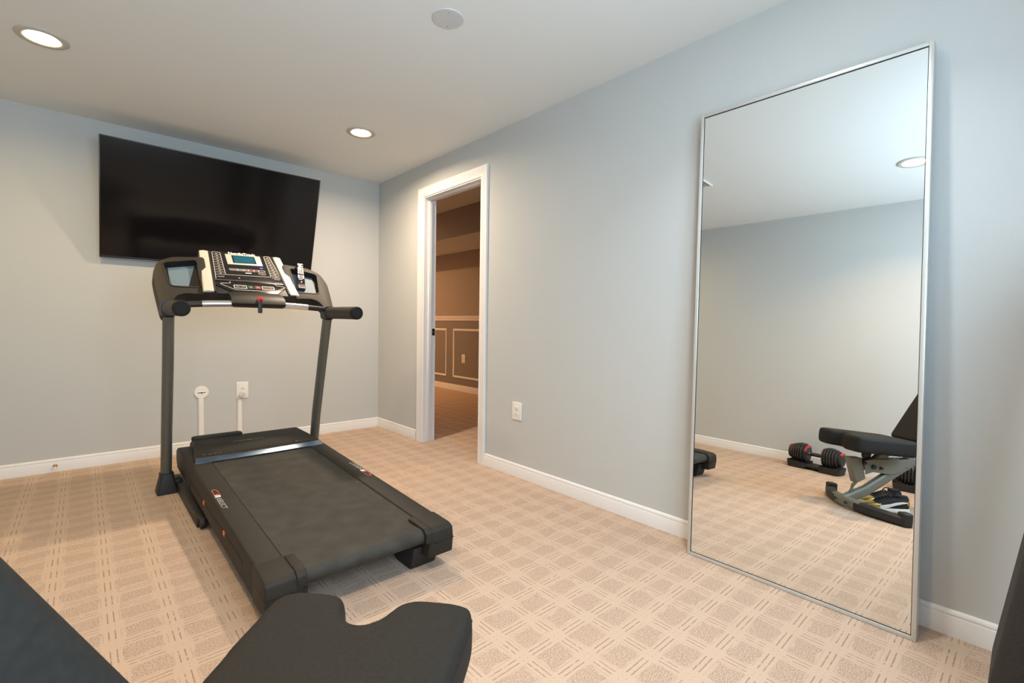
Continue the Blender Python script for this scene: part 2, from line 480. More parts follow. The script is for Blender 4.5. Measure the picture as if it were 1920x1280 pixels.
# ================================================================== CEILING FIXTURES
M['lens_warm'] = emis('lens_warm_white', (1.0, .78, .50), 60)
M['lens_cool'] = emis('lens_neutral_white', (1.0, .90, .76), 60)
M['lens_dim'] = emis('lens_amber', (1.0, .62, .32), 40)
def can_light(x, y, label, lens, z=H):
    t = thing('ceiling_light', label, 'ceiling light', (x, y, z), group='recessed ceiling lights')
    bm = B(); lathe(bm, [(.101, 0), (.1005, -.004), (.096, -.0075), (.074, -.008), (.066, -.004), (.064, -.0005)], (x, y, z), cap=False)
    link('trim_ring', bm, 'trimring', t)
    bm = B(); lathe(bm, [(.0005, -.0022), (.045, -.0026), (.0595, -.0018), (.060, -.0005)], (x, y, z), cap=True)
    link('lens', bm, lens, t)
    return t
can_light(-2.352, -1.110, 'round lit ceiling light at the upper left, its lens glowing warm white', M['lens_warm'])
can_light(-.695, -1.108, 'small round lit ceiling light above the doorway end of the television', M['lens_warm'])
can_light(-2.285, -3.850, 'round lit ceiling light seen reflected at the top right of the mirror', M['lens_cool'])
can_light(-.695, -3.850, 'round ceiling light above the leaning mirror, outside the photo at the top right', M['lens_cool'])
hl = can_light(.28, 2.7, 'round ceiling light in the room beyond the doorway, unseen and added to light it', M['lens_dim'], z=2.53)
t = thing('ceiling_cover', 'round white blank cover plate on the ceiling, unlit, top centre of the photo', 'cover plate', (-.972, -2.624, H))
bm = B(); lathe(bm, [(.072, 0), (.072, -.0025), (.070, -.0045), (.06, -.005), (.001, -.005)], (-.972, -2.624, H), n=40); link('plate', bm, mat('cover_white', (.56, .575, .565), .5, nscale=80, var=.01), t)
for a in (R(60), R(240)):
    bm = B(); lathe(bm, [(.004, -.0045), (.004, -.006), (.001, -.0065)], (-.972+.05*math.cos(a), -2.624+.05*math.sin(a), H), n=10); link('screw', bm, 'chrome', t)
vx0, vx1, vy0, vy1 = -1.93, -1.60, -2.552, -2.40
t = thing('ceiling_vent', 'white slotted ceiling air vent, one corner reflected at the left edge of the mirror', 'air vent', ((vx0+vx1)/2, (vy0+vy1)/2, H))
bm = B()
for a in ((vx0, vx1, vy0, vy0+.016), (vx0, vx1, vy1-.016, vy1), (vx0, vx0+.016, vy0+.016, vy1-.016), (vx1-.016, vx1, vy0+.016, vy1-.016)):
    box(bm, *a, H-.012, H, .002)
link('vent_frame', bm, 'white', t)
bm = B(); box(bm, vx0+.014, vx1-.014, vy0+.014, vy1-.014, H-.003, H-.0005); link('vent_opening', bm, 'slot', t)
for i in range(6):
    y = vy0+.036+i*.0165
    bm = B(); box(bm, vx0+.018, vx1-.018, y, y+.002, H-.008, H-.001); link('slat', bm, 'white', t)

# ================================================================== TELEVISION
TAU = R(17.2)
TVX0, TVX1 = -2.128, -.686
tv = thing('flat_screen_tv', 'large black flat television mounted high on the wall, tilted down', 'television', (-1.407, 0, 1.87))
up = Vector((0, -math.sin(TAU), math.cos(TAU))); nrm = Vector((0, -math.cos(TAU), -math.sin(TAU)))
TVH = .818
Mtv = frame4((TVX0, -.0475, 1.4855), (1, 0, 0), up)      # local z = outward (towards the room)
assert (Mtv.to_3x3() @ Vector((0, 0, 1)) - nrm).length < .01
W = TVX1-TVX0
def tvbox(bm, x0, x1, v0, v1, d0, d1, bev=0): box(bm, x0, x1, v0, v1, d0, d1, bev, 2, Mtv)
bm = B(); tvbox(bm, 0, W, 0, TVH, -.018, -.002, .002); link('panel_back', bm, 'bezel', tv)
bm = B()
for a in ((0, .007, 0, TVH), (W-.007, W, 0, TVH), (.007, W-.007, TVH-.009, TVH), (.007, W-.007, 0, .014)):
    tvbox(bm, *a, -.002, .0025, .0008)
link('bezel', bm, 'bezel', tv)
bm = B(); tvbox(bm, .007, W-.007, .014, TVH-.009, -.002, .0008); link('screen', bm, 'screen', tv)
bm = B(); tvbox(bm, .0, W, -.004, .0, -.017, .001, .0005); link('bottom_strip', bm, mat('tv_strip_silver', (.30, .33, .37), .3, .8, nscale=40, var=.05), tv, label='thin silver strip along the bottom edge')
bm = B(); tvbox(bm, .22, W-.22, .06, .50, -.05, -.018, .008); link('rear_housing', bm, 'bezel', tv)
bm = B(); box(bm, -1.60, -1.21, -.017, -.0012, 1.66, 2.02, .002); box(bm, -1.56, -1.52, -.13, -.01, 1.80, 1.84); box(bm, -1.29, -1.25, -.13, -.01, 1.80, 1.84)
link('wall_bracket', bm, 'strike', tv)

# ================================================================== OUTLETS, PLATES, RACEWAYS
def duplex(t, Mo, w, h):
    bm = B(); pad(bm, round_poly([(-w/2, -h/2), (w/2, -h/2), (w/2, h/2), (-w/2, h/2)], .006), 0, .006, .003, 3, mtx=Mo, rb=.0005); link('cover_plate', bm, 'white', t)
    for s in (-1, 1):
        bm = B(); pad(bm, round_poly([(-.017, s*.0195-.0145), (.017, s*.0195-.0145), (.017, s*.0195+.0145), (-.017, s*.0195+.0145)], .011), .004, .0078, .001, 2, mtx=Mo); rc = link('receptacle', bm, 'white', t)
        bm = B()
        for u in (-.0065, .0065): box(bm, u-.0013, u+.0013, s*.0195-.001, s*.0195+.008, .0072, .0081, 0, 2, Mo)
        lathe(bm, [(.0026, .0072), (.0026, .0081)], (0, s*.0195-.0075, 0), n=10, mtx=Mo)
        link('slots', bm, 'slot', rc)
    bm = B(); lathe(bm, [(.003, .005), (.003, .0068), (.001, .0072)], (0, 0, 0), n=10, mtx=Mo); link('screw', bm, 'chrome', t)
Mb = frame4((-1.231, 0, .467), (1, 0, 0), (0, 0, 1))
t = thing('wall_outlet', 'white wall outlet on the television wall with an adapter plugged into its lower socket', 'outlet', (-1.231, 0, .467)); duplex(t, Mb, .090, .138)
Mr = frame4((0, -2.083, .4555), (0, -1, 0), (0, 0, 1))
t = thing('wall_outlet', 'white wall outlet low on the side wall between doorway and leaning mirror', 'outlet', (0, -2.083, .4555)); duplex(t, Mr, .094, .122)
Mh = frame4((HX, 1.452, .512), (0, -1, 0), (0, 0, 1))
t = thing('wall_outlet', 'outlet in the framed wainscot panel of the dim room seen through the doorway', 'outlet', (HX, 1.452, .512)); duplex(t, Mh, .088, .135)
# plug-in adapter with its cord
t = thing('plug_adapter', 'small cream plug adapter hanging at an angle from the lower outlet socket', 'plug', (-1.235, -.008, .43))
bm = B(); Mp = frame4((-1.229, -.008, .447), (1, 0, .75), (-.6, 0, .8))
box(bm, -.017, .017, -.042, .006, -.0005, .024, .004, 2, frame4((-1.229, -.0085, .447), (.8, 0, -.6), (.6, 0, .8)))
link('plug_body', bm, mat('cream_plastic', (.60, .55, .47), .45, nscale=60, var=.03), t)
bm = B(); tube(bm, [(-1.252, -.020, .414), (-1.262, -.020, .404), (-1.266, -.017, .395), (-1.262, -.010, .385)], .0035, 8); link('cord', bm, 'white', t)
# round cable plate
t = thing('cable_plate', 'round white cable pass-through plate on the television wall, topping the left raceway', 'cable plate', (-1.523, 0, .472))
bm = B(); lathe(bm, [(.050, 0), (.050, -.006), (.046, -.010), (.001, -.0105)], (-1.523, 0, .472), 'Y', 40); link('plate', bm, 'white', t)
bm = B(); box(bm, -1.550, -1.496, -.0125, -.010, .4695, .4735, .0008); prism(bm, [(-1.530, -.0108, .469), (-1.516, -.0108, .469), (-1.523, -.0108, .461)], (0, -.001, 0)); link('cable_slot', bm, 'slot', t)
bm = B(); box(bm, -1.546, -1.500, -.014, -.0105, .4735, .479, .0015); link('slot_lip', bm, 'white', t)
def raceway(x0, x1, ztop, label):
    bm = B(); xc = (x0+x1)/2; w = x1-x0
    prof = [(x0, 0), (x0, -.008), (x0+.004, -.014), (x0+.010, -.017), (x1-.010, -.017), (x1-.004, -.014), (x1, -.008), (x1, 0)]
    loft(bm, [[(x, y, z) for x, y in prof] for z in (.0905, ztop)])
    tag(link('cable_raceway', bm, 'white'), label, 'cable cover', 'white cable raceways on the television wall')
raceway(-1.547, -1.507, .424, 'white vertical cable raceway running down the wall from the round plate')
raceway(-1.270, -1.234, .397, 'white vertical cable raceway running down the wall from the outlet')
# door stop
t = thing('door_stop', 'small brass spring door stop on the baseboard at the far left', 'door stop', (-2.372, -.014, .045))
bm = B(); lathe(bm, [(.011, 0), (.011, -.006), (.006, -.010)], (-2.372, -.014, .045), 'Y', 14); link('base', bm, 'brass', t)
bm = B(); tube(bm, [(-2.372+.0062*math.cos(a*.8), -.024-a*.0011, .045+.0062*math.sin(a*.8)-a*.0001) for a in range(0, 42)], .0016, 6); link('spring', bm, 'brass', t)
bm = B(); lathe(bm, [(.0085, -.068), (.009, -.078), (.0085, -.086), (.001, -.087)], (-2.372, -.0, .040), 'Y', 14); link('rubber_tip', bm, 'white', t)

# ================================================================== LEANING MIRROR
TL = R(2.35)
mir = thing('leaning_mirror', 'tall silver framed mirror leaning against the side wall', 'mirror', (-.12, -3.82, 0))
MH, MWD = 2.066, .868
yA, yB = -3.397, -4.265      # measured at the foot
mu = Vector((math.sin(TL), 0, math.cos(TL)))
Mm = frame4((-.149, -3.4185, .001), (0, -1, 0), mu); Mm[1][1] += .0165   # stands a hair out of square       # u runs to the right in the photo, v up the glass, normal into the room
mw, mh, fd = .819, 2.043, .046
ff = .0135
def mb(bm, u0, u1, v0, v1, d0, d1, bev=0): box(bm, u0, u1, v0, v1, d0, d1, bev, 2, Mm)
bm = B()
for a in ((0, ff, 0, mh), (mw-ff, mw, 0, mh), (ff, mw-ff, 0, ff), (ff, mw-ff, mh-ff, mh)):
    mb(bm, *a, -fd, 0, .0012)
link('mirror_frame', bm, 'frame', mir)
bm = B(); mb(bm, ff, mw-ff, ff, mh-ff, -.012, -.006); link('glass', bm, 'mirror', mir)
bm = B(); mb(bm, ff, mw-ff, ff, mh-ff, -.030, -.0125); link('backing_board', bm, 'bezel', mir)
bm = B()
g = .0022
for a in ((ff, ff+g, ff, mh-ff), (mw-ff-g, mw-ff, ff, mh-ff), (ff, mw-ff, ff, ff+g), (ff, mw-ff, mh-ff-g*1.3, mh-ff)):
    mb(bm, *a, -.0062, -.0045)
link('shadow_gap', bm, 'slot', mir)

# ================================================================== TREADMILL
S = -1.415
tm = thing('treadmill', 'black treadmill with a long running deck and raised console in front of the television', 'treadmill', (S, -1.8, 0))
dz = lambda y: .185+.046*(y+2.8)
for sg, side in ((-1, 'left'), (1, 'right')):
    X = lambda d: S+sg*d       # d: distance from the centre line
    # --- side rail with its skirt
    prof = [(-2.66, dz(-2.66)), (-1.30, dz(-1.30)), (-.90, .247), (-.835, .238), (-.795, .215), (-.790, .150), (-.835, .104), (-1.22, .096), (-2.66, .060)]
    bm = B(); prism(bm, [(X(.272), y, z) for y, z in prof], (sg*.100, 0, 0), .010, 3)
    rail = link('side_rail', bm, 'charcoal', tm)
    bm = B(); e0, e1 = sorted((X(.3715), X(.3735)))
    prism(bm, [(e0, -1.316, .100), (e0, -1.316, .160), (e0, -1.345, .155), (e0, -2.49, .149), (e0, -2.49, .136), (e0, -1.345, .138), (e0, -1.330, .100)], (e1-e0, 0, 0))
    link('skirt_slot', bm, 'slot', rail)
    for y in (-1.735, -2.185):
        bm = B(); box(bm, *sorted((X(.3713), X(.3752))), y-.013, y+.013, .137, .158, .003); link('marker', bm, 'orange', rail, label='orange cushioning marker')
    # --- printed badge on the foot rail
    yv = Vector((0, 1, .046)).normalized()
    yc = -1.94
    a = frame4((S+sg*.344, yc, dz(yc)+.0012), (0, -sg*1 if sg < 0 else -1, -.046*(1)), (1, 0, 0)) if False else None
    xdir = Vector((0, -1, -.046)); ydir = Vector((1, 0, 0))
    Ml = frame4((S+sg*.346, -1.812, dz(-1.812)+.0008), xdir, ydir)       # reads towards the user, letters' top to the right
    if sg > 0:
        Ml = frame4((S+sg*.346+.0, -2.072, dz(-2.072)+.0008), -xdir, -ydir)
    text('badge_text', 'C3', .036, Ml @ Matrix.Translation((.0, -.012, 0)), 'print_red', rail, align='LEFT', shear=.25, sx=2.1)
    text('badge_text', 'R', .032, Ml @ Matrix.Translation((.088, -.012, 0)), 'print_white', rail, align='LEFT', shear=.25, sx=1.6, bold=.0012)
    text('badge_text', 'ASELECT', .030, Ml @ Matrix.Translation((.123, -.012, 0)), 'print_grey', rail, align='LEFT', shear=.25, sx=1.22)
    # --- rear end cap and foot
    bm = B()
    cap = [(-2.645, dz(-2.645)+.002), (-2.775, dz(-2.775)+.002), (-2.800, .176), (-2.806, .132), (-2.798, .066), (-2.66, .060), (-2.645, .062)]
    prism(bm, [(X(.255), y, z) for y, z in cap], (sg*.121, 0, 0), .009, 3)
    cp = link('end_cap', bm, 'charcoal', tm)
    bm = B(); prism(bm, [(X(.2385), y, z) for y, z in ((-2.652, dz(-2.65)-.004), (-2.655, dz(-2.65)+.007), (-2.782, .194), (-2.806, .178), (-2.808, .134), (-2.66, .134))], (sg*.036, 0, 0), .006, 2)
    link('inner_lug', bm, 'charcoal', cp)
    bm = B(); box(bm, *sorted((X(.258), X(.3764))), -2.8065, -2.66, .1285, .1305); link('cap_seam', bm, 'slot', cp)
    bm = B(); lathe(bm, [(.0055, 0), (.0055, .003)], (X(.290), -2.8095, .127), 'Y', 10); link('cap_hole', bm, 'slot', cp)
    bm = B(); prism(bm, [(X(.215), y, z) for y, z in ((-2.50, .10), (-2.745, .10), (-2.725, .02), (-2.715, .0), (-2.60, .0), (-2.52, .05))], (sg*.125, 0, 0), .006, 2)
    link('rear_foot', bm, 'rubber', tm)
    # --- uprights, boots, base rails
    yb, yt = -.928, -1.180
    bm = B(); tube(bm, [(X(.440), yb, .09), (X(.441), yb-.065, .40), (X(.4435), -1.105, .80), (X(.447), yt, 1.075)], .0285, 24, .0405, up=(0, 1, 0))
    link('upright', bm, 'upright', tm)
    bm = B()
    rr = []
    for z, hx, hy, cy in ((0, .0535, .062, -.942), (.012, .0535, .062, -.942), (.095, .036, .050, -.938), (.118, .0335, .046, -.938), (.120, .030, .042, -.938)):
        o_ = round_poly([(X(.4385)-hx, cy-hy), (X(.4385)+hx, cy-hy), (X(.4385)+hx, cy+hy), (X(.4385)-hx, cy+hy)], .018)
        rr.append([(x, y, z) for x, y in o_])
    loft(bm, rr); link('upright_boot', bm, 'rubber', tm)
    bm = B(); prism(bm, [(X(.347), y, z) for y, z in ((-.80, .004), (-.80, .062), (-1.60, .062), (-1.66, .052), (-1.66, .004))], (sg*.046, 0, 0), .004, 2)
    br = link('base_rail', bm, 'black', tm)
    bm = B(); box(bm, *sorted((X(.36), X(.41))), -.985, -.865, .012, .075, .008); link('rail_joint', bm, 'rubber', br)
    bm = B(); lathe(bm, [(.001, -.012), (.024, -.012), (.027, -.008), (.027, .008), (.024, .012), (.001, .012)], (X(.370), -1.680, .0272), 'X', 20); link('wheel', bm, 'rubber', br)
# --- belt with its rear roller
bm = B()
prof = [(-1.20, dz(-1.20)-.006), (-2.70, dz(-2.70)-.006)]
for k in range(9):
    a = PI/2+PI*k/8*.98
    prof.append((-2.758+.031*math.cos(a), .154+.031*math.sin(a)))
prof += [(-2.70, .125), (-1.20, .17)]
rings = [[(x, y, z) for y, z in prof] for x in (S-.2715, S-.2695, S+.2695, S+.2715)]
loft(bm, rings); link('running_belt', bm, 'belt', tm)
bm = B(); box(bm, S-.30, S+.30, -2.60, -.85, .105, .150, .004); link('deck_frame', bm, 'black', tm)
# --- motor hood
def hood_ring(hw, dy=0):
    return hw
prof = [(-1.325, .246), (-1.322, .268), (-1.15, .289), (-1.005, .306), (-.975, .304), (-.90, .288), (-.83, .255), (-.795, .20), (-.795, .11)]
hwf = lambda y: .352 if y < -1.28 else (.352+(y+1.28)/(.28)*(-.050) if y < -1.0 else .302)
rings = []
for k in range(17):
    u = -1+2*k/16
    rings.append([(S+u*hwf(y), y+(.020*(u*u-1)*-1 if False else 0)+(-.018*(1-u*u) if i in (0, 1) else 0), z) for i, (y, z) in enumerate(prof)])
bm = B(); loft(bm, rings)
hood = link('motor_hood', bm, 'charcoal', tm, sharp=25)
# bottom closes the flank down to the rails
bm = B()
rings = []
for y, z, hw in ((-1.345, .2535, .352), (-1.30, .2565, .356), (-1.0, .2500, .320), (-.86, .235, .305)):
    rings.append([(S-hw, y, z-.05), (S-hw, y, z-.002), (S+hw, y, z-.002), (S+hw, y, z-.05)])
loft(bm, rings); link('hood_skirt', bm, 'charcoal', hood)
# front-edge strip notched at both ends; reflected sky blue painted into its colour
bm = B()
outl = []
n = 24
front = []; back = []
for k in range(n+1):
    u = -1+2*k/n
    bow = -.020*(1-u*u)
    ex = abs(u) > .80
    yf = -1.349 + bow - (.012 if ex else 0)
    yk = -1.319 + bow
    front.append((S+u*.353, yf, .2545)); back.append((S+u*.345, yk, .2725))
rings = []
for f, b_ in zip(front, back):
    rings.append([(f[0], f[1], f[2]-.004), f, b_, (b_[0], b_[1], b_[2]-.008)])
loft(bm, rings); link('hood_strip', bm, 'strip', hood, label='glossy grey strip with reflected sky blue painted in')
slope = Vector((0, .317, .0375)).normalized()
Mhd = lambda u, y: frame4((S+u, y, .268+(y+1.322)*(.038/.317)+.0030), (1, 0, 0), slope)
text('hood_print', 'T', .026, Mhd(-.305, -1.290), 'print_orange', hood, align='LEFT')
text('hood_print', 'O R S', .020, Mhd(-.278, -1.288), 'print_dim', hood, align='LEFT', sx=1.4)
text('hood_print', 'R', .026, Mhd(.205, -1.285), 'print_orange', hood, align='LEFT', sx=1.5)
text('hood_print', 'C 9 0 0', .020, Mhd(.235, -1.280), 'print_dim', hood, align='LEFT')
# winged emblem in the middle of the hood
bm = B(); Me = Mhd(-.03, -1.13)
for s in (-1, 1):
    line2(bm, [(s*.006, 0), (s*.022, .012), (s*.045, .004), (s*.068, .012), (s*.085, .004), (s*.078, -.006)], .0042, Me, .0012)
    line2(bm, [(s*.006, -.006), (s*.03, -.004), (s*.055, -.008)], .0035, Me, .0012)
line2(bm, [(-.012, .010), (0, -.012), (.012, .010), (0, .004)], .005, Me, .0012, True)
link('hood_emblem', bm, 'print_dim', hood)
bm = B(); pad(bm, round_poly([(S-.312, -.99), (S-.030, -.99), (S-.030, -.915), (S-.312, -.915)], .036, 8), .296, .318, .008, 4); link('hood_handle', bm, 'charcoal', hood)

# --- console housing with two recessed trays
oT = Vector((S, -1.16, 1.17)); tT = Vector((0, .20, .23)).normalized()
Mt = frame4(oT, (1, 0, 0), tT)
wing = [(.232, .372), (.395, .350), (.452, .318), (.480, .285), (.503, .200), (.500, .110), (.492, .010), (.484, -.085), (.470, -.112), (.440, -.112), (.432, -.030), (.405, .030), (.360, .052), (.232, .045)]
for sg in (-1, 1):
    outl = round_poly([(sg*u, v) for u, v in wing][::sg], .022, 4)
    bm = B(); prism(bm, [Mt @ Vector((u, v, -.075)) for u, v in outl], Mt.to_3x3() @ Vector((0, 0, .075)), .010, 3)
    hs = link('tray_wing', bm, 'charcoal', tm)
    po = round_poly([(sg*.448, .292), (sg*.276, .338), (sg*.276, .105), (sg*.425, .105)], .022, 4)
    c = B(); prism(c, [Mt @ Vector((u, v, -.034)) for u, v in po], Mt.to_3x3() @ Vector((0, 0, .08)))
    c.transform(MW[hs.name].inverted()); cut(hs, c)
for sg in (-1, 1):
    po = round_poly([(sg*.448, .292), (sg*.276, .338), (sg*.276, .105), (sg*.425, .105)], .022, 4)
    bm = B(); line2(bm, inset2(po, -.0035), .007, Mt, .0030, True)
    t_ = bmesh.new(); bm2 = bm
    link('tray_rim', bm, 'charcoal', tm)
    po2 = [(sg*.424, .284), (sg*.284, .318), (sg*.335 if sg < 0 else sg*.300, .125), (sg*.420, .125)]
    bm = B(); plate2(bm, po2, Mt @ Matrix.Translation((0, 0, -.0338)), .0016); link('tray_sky_sheen', bm, 'sheen', tm, label='tray floor with painted blue-sky liner')  # thin plate on the tray floor; its blue stands for reflected daylight
# --- console panel
oC = Vector((S, -1.125, 1.244)); tC = Vector((0, .295, .253)).normalized()
Mc = frame4(oC, (1, 0, 0), tC)
bodyo = round_poly([(.262, -.030), (.252, .20), (.249, .402), (.10, .408), (-.10, .408), (-.249, .402), (-.252, .20), (-.268, -.018), (-.20, -.040), (.20, -.040)][::-1], .012, 3)
bm = B(); prism(bm, [Mc @ Vector((u, v, -.110)) for u, v in bodyo], Mc.to_3x3() @ Vector((0, 0, .108)), .006, 2)
con = link('console', bm, 'black', tm)
po = round_poly([(.205, .080), (.185, .400), (-.180, .396), (-.200, .080)], .010, 3)
bm = B(); plate2(bm, po, Mc @ Matrix.Translation((0, 0, -.003)), .0045, .0012); link('display_panel', bm, 'gloss', con)
po = round_poly([(.222, .055), (.205, .078), (-.198, .072), (-.215, .045), (-.110, -.036), (.130, -.036)], .012, 3)
bm = B(); plate2(bm, po, Mc @ Matrix.Translation((0, 0, -.004)), .008, .0025); link('key_panel', bm, 'gloss', con)
# curved silver side panels
for sg in (-1, 1):
    fo = [(-.030, .2165, .2745), (.06, .2115, .2685), (.15, .2065, .2625), (.25, .2015, .2565), (.33, .1975, .2510), (.392, .1945, .2465)]
    fo = fo[::-1] if False else fo
    rings = []
    for v, a, b_ in fo:
        rings.append([Mc @ Vector((sg*a, v, -.004)), Mc @ Vector((sg*(a+.002), v, .0045)), Mc @ Vector((sg*((a+b_)/2), v, .0075)), Mc @ Vector((sg*(b_-.004), v, .0025)), Mc @ Vector((sg*b_, v, -.008))])
    bm = B(); loft(bm, rings); link('side_panel', bm, 'silver', con, label='champagne silver side panel')
    bm = B()
    rings = []
    for v, a, b_ in fo:
        rings.append([Mc @ Vector((sg*(a-.012), v, -.004)), Mc @ Vector((sg*(a-.010), v, .006)), Mc @ Vector((sg*a, v, .006)), Mc @ Vector((sg*a, v, -.004))])
    loft(bm, rings); link('side_edge', bm, 'charcoal', con)
P1 = Mc @ Matrix.Translation((0, 0, .0016))
P2 = Mc @ Matrix.Translation((0, 0, .0042))
# display bezel, screen, brand lettering
bm = B(); plate2(bm, [(-.102, .264), (.108, .273), (.110, .384), (-.102, .378)], P1, .003, .0008); dsp = link('display_bezel', bm, 'silver', con)
bm = B(); plate2(bm, [(-.068, .281), (.074, .289), (.072, .372), (-.066, .368)], P1, .0042); link('display_surround', bm, 'gloss', dsp)
bm = B(); plate2(bm, [(-.060, .285), (.066, .292), (.065, .368), (-.058, .364)], P1, .0048); link('display_screen', bm, 'lcd', dsp, label='dark teal display screen')
text('brand_lettering', 'NordicTrack', .0335, frame4(P1 @ Vector((.001, .3835, .0015)), Mc.to_3x3() @ Vector((1, .025, 0)), Mc.to_3x3() @ Vector((-.025, 1, 0))), 'print_white', con, sx=.93, bold=.0012)
# quick-key ladders: outline, rungs and small legends
for sg, u0, u1, u2, u3, v0, v1 in ((-1, -.1735, -.128, -.131, -.1905, .098, .393), (1, .137, .174, .199, .1365, .118, .396)):
    bm = B()
    if sg < 0:
        line2(bm, [(-.1905, .100), (-.174, .386), (-.168, .393), (-.134, .394), (-.128, .388), (-.131, .155)], .0042, P1)
        sl = lambda v: (-.1905+(v-.1)/.286*.0165, -.131+(v-.155)/.233*.003)
    else:
        line2(bm, [(.1995, .116), (.174, .390), (.168, .397), (.143, .395), (.137, .388), (.1365, .160)], .0042, P1)
        sl = lambda v: (.1365, .1995-(v-.116)/.274*.0255)
    for i in range(9):
        v = .145+i*.0272
        a, b_ = sl(v); line2(bm, [(a, v), (b_, v+.001)], .0030, P1)
    link('key_ladder', bm, 'print_grey', con)
    for i in range(9):
        v = .145+i*.0272+.010
        a, b_ = sl(v); uc = (a+b_)/2
        bm = B(); plate2(bm, [(a+.005, v-.007), (b_-.005, v-.007), (b_-.005, v+.013), (a+.005, v+.013)], P1, .0009); kb = link('quick_key', bm, 'black', con)
        bm = B(); line2(bm, [(uc-.005, v+.002), (uc+.007, v+.003)], .0035, P1, .0015); link('key_legend', bm, 'print_white', kb)
bm = B(); line2(bm, [(-.131, .157), (-.126, .149), (.131, .155), (.1365, .162)], .0040, P1)
line2(bm, [(-.20, .092), (.20, .098)], .0016, P1)
link('panel_outline', bm, 'print_grey', con)
# row of six program keys
bm = B(); rowp = round_poly([(-.101, .2185), (-.098, .2005), (.1105, .2035), (.1085, .2225)], .004, 3)
line2(bm, rowp, .0032, P1, .0008, True)
link('key_row_outline', bm, 'print_grey', con)
xs = [-.099, -.054, -.019, .012, .043, .072, .108]
for i in range(6):
    c = ('print_dim', 'print_dim', 'print_dim', 'darkred', 'darkred', 'black')[i]
    bm = B(); plate2(bm, [(xs[i]+.003, .2035), (xs[i+1]-.003, .2045), (xs[i+1]-.003, .2185), (xs[i]+.003, .2175)], P1, .0012); link('program_key', bm, c, con)
    if i: 
        bm = B(); line2(bm, [(xs[i], .202), (xs[i], .219)], .0035, P1, .0012); link('key_divider', bm, 'print_white', con)
bm = B(); plate2(bm, round_poly([(.085, .240), (.104, .241), (.104, .256), (.085, .255)], .003, 2), P1, .0012); link('blue_badge', bm, 'print_blue', con, label='small blue badge')
bm = B(); plate2(bm, round_poly([(-.014, .1765), (.023, .178), (.023, .1855), (-.014, .184)], .0035, 3), P1, .0012); link('label_bar', bm, 'print_white', con)
bm = B(); line2(bm, [(.087+.022*math.cos(a*PI/10), .1835+.012*math.sin(a*PI/10)) for a in range(20)], .0028, P1, .0010, True); line2(bm, [(.075, .1835), (.099, .1835)], .004, P1, .0010); link('oval_badge', bm, 'print_grey', con)
bm = B(); lathe(bm, [(.0045, 0), (.0052, .003), (.003, .004)], (-.062, .1185, .0), 'Z', 12, P1); link('audio_jack', bm, 'chrome', con)
for q in ([(-.180, .118), (-.142, .120), (-.142, .131), (-.180, .128)], [(.150, .128), (.188, .128), (.188, .136), (.150, .136)]):
    bm = B(); plate2(bm, q, P1, .0010); link('fine_print', bm, 'print_dim', con)
# lower key strip
bm = B(); line2(bm, [(-.1205, .076), (-.119, .064), (-.124, .058), (-.168, .0535), (-.174, .047), (-.168, .040), (-.104, -.004), (-.094, -.0075), (.120, -.0060), (.132, -.002), (.190, .036), (.196, .043), (.189, .0525), (.152, .0590), (.146, .066), (.1445, .078)], .0044, P2)
link('strip_outline', bm, 'print_grey', con)
for a, b_, c in ((-.104, -.034, 'black'), (.056, .127, 'black')):
    bm = B(); pl = round_poly([(a, .0095), (b_, .0100), (b_, .0415), (a, .0405)], .004, 3)
    plate2(bm, inset2(pl, .002), P2, .0010); kb = link('rocker_key', bm, c, con)
    bm = B(); line2(bm, pl, .0032, P2, .0012, True); link('key_outline', bm, 'print_white', kb)
    for s, q in ((.28, 1), (.74, -1)):
        u = a+(b_-a)*s
        bm = B(); line2(bm, [(u-.008, .0225), (u, .0275), (u+.008, .0235)], .003, P2, .0016); link('key_legend', bm, 'print_red' if a > 0 else 'print_grey', kb)
bm = B(); plate2(bm, [(-.0265, .0105), (.0065, .0108), (.0065, .0425), (-.0265, .0420)], P2, .0012); kb = link('start_key', bm, 'green', con)
bm = B(); line2(bm, [(-.018, .027), (-.003, .0272)], .006, P2, .0016); link('key_legend', bm, 'print_grey', kb)
bm = B(); plate2(bm, [(.0125, .0105), (.0485, .0110), (.0485, .0445), (.0125, .0440)], P2, .0012); kb = link('stop_key', bm, 'darkred', con)
bm = B(); line2(bm, [(.022, .028), (.040, .0282)], .006, P2, .0016); link('key_legend', bm, 'print_grey', kb)
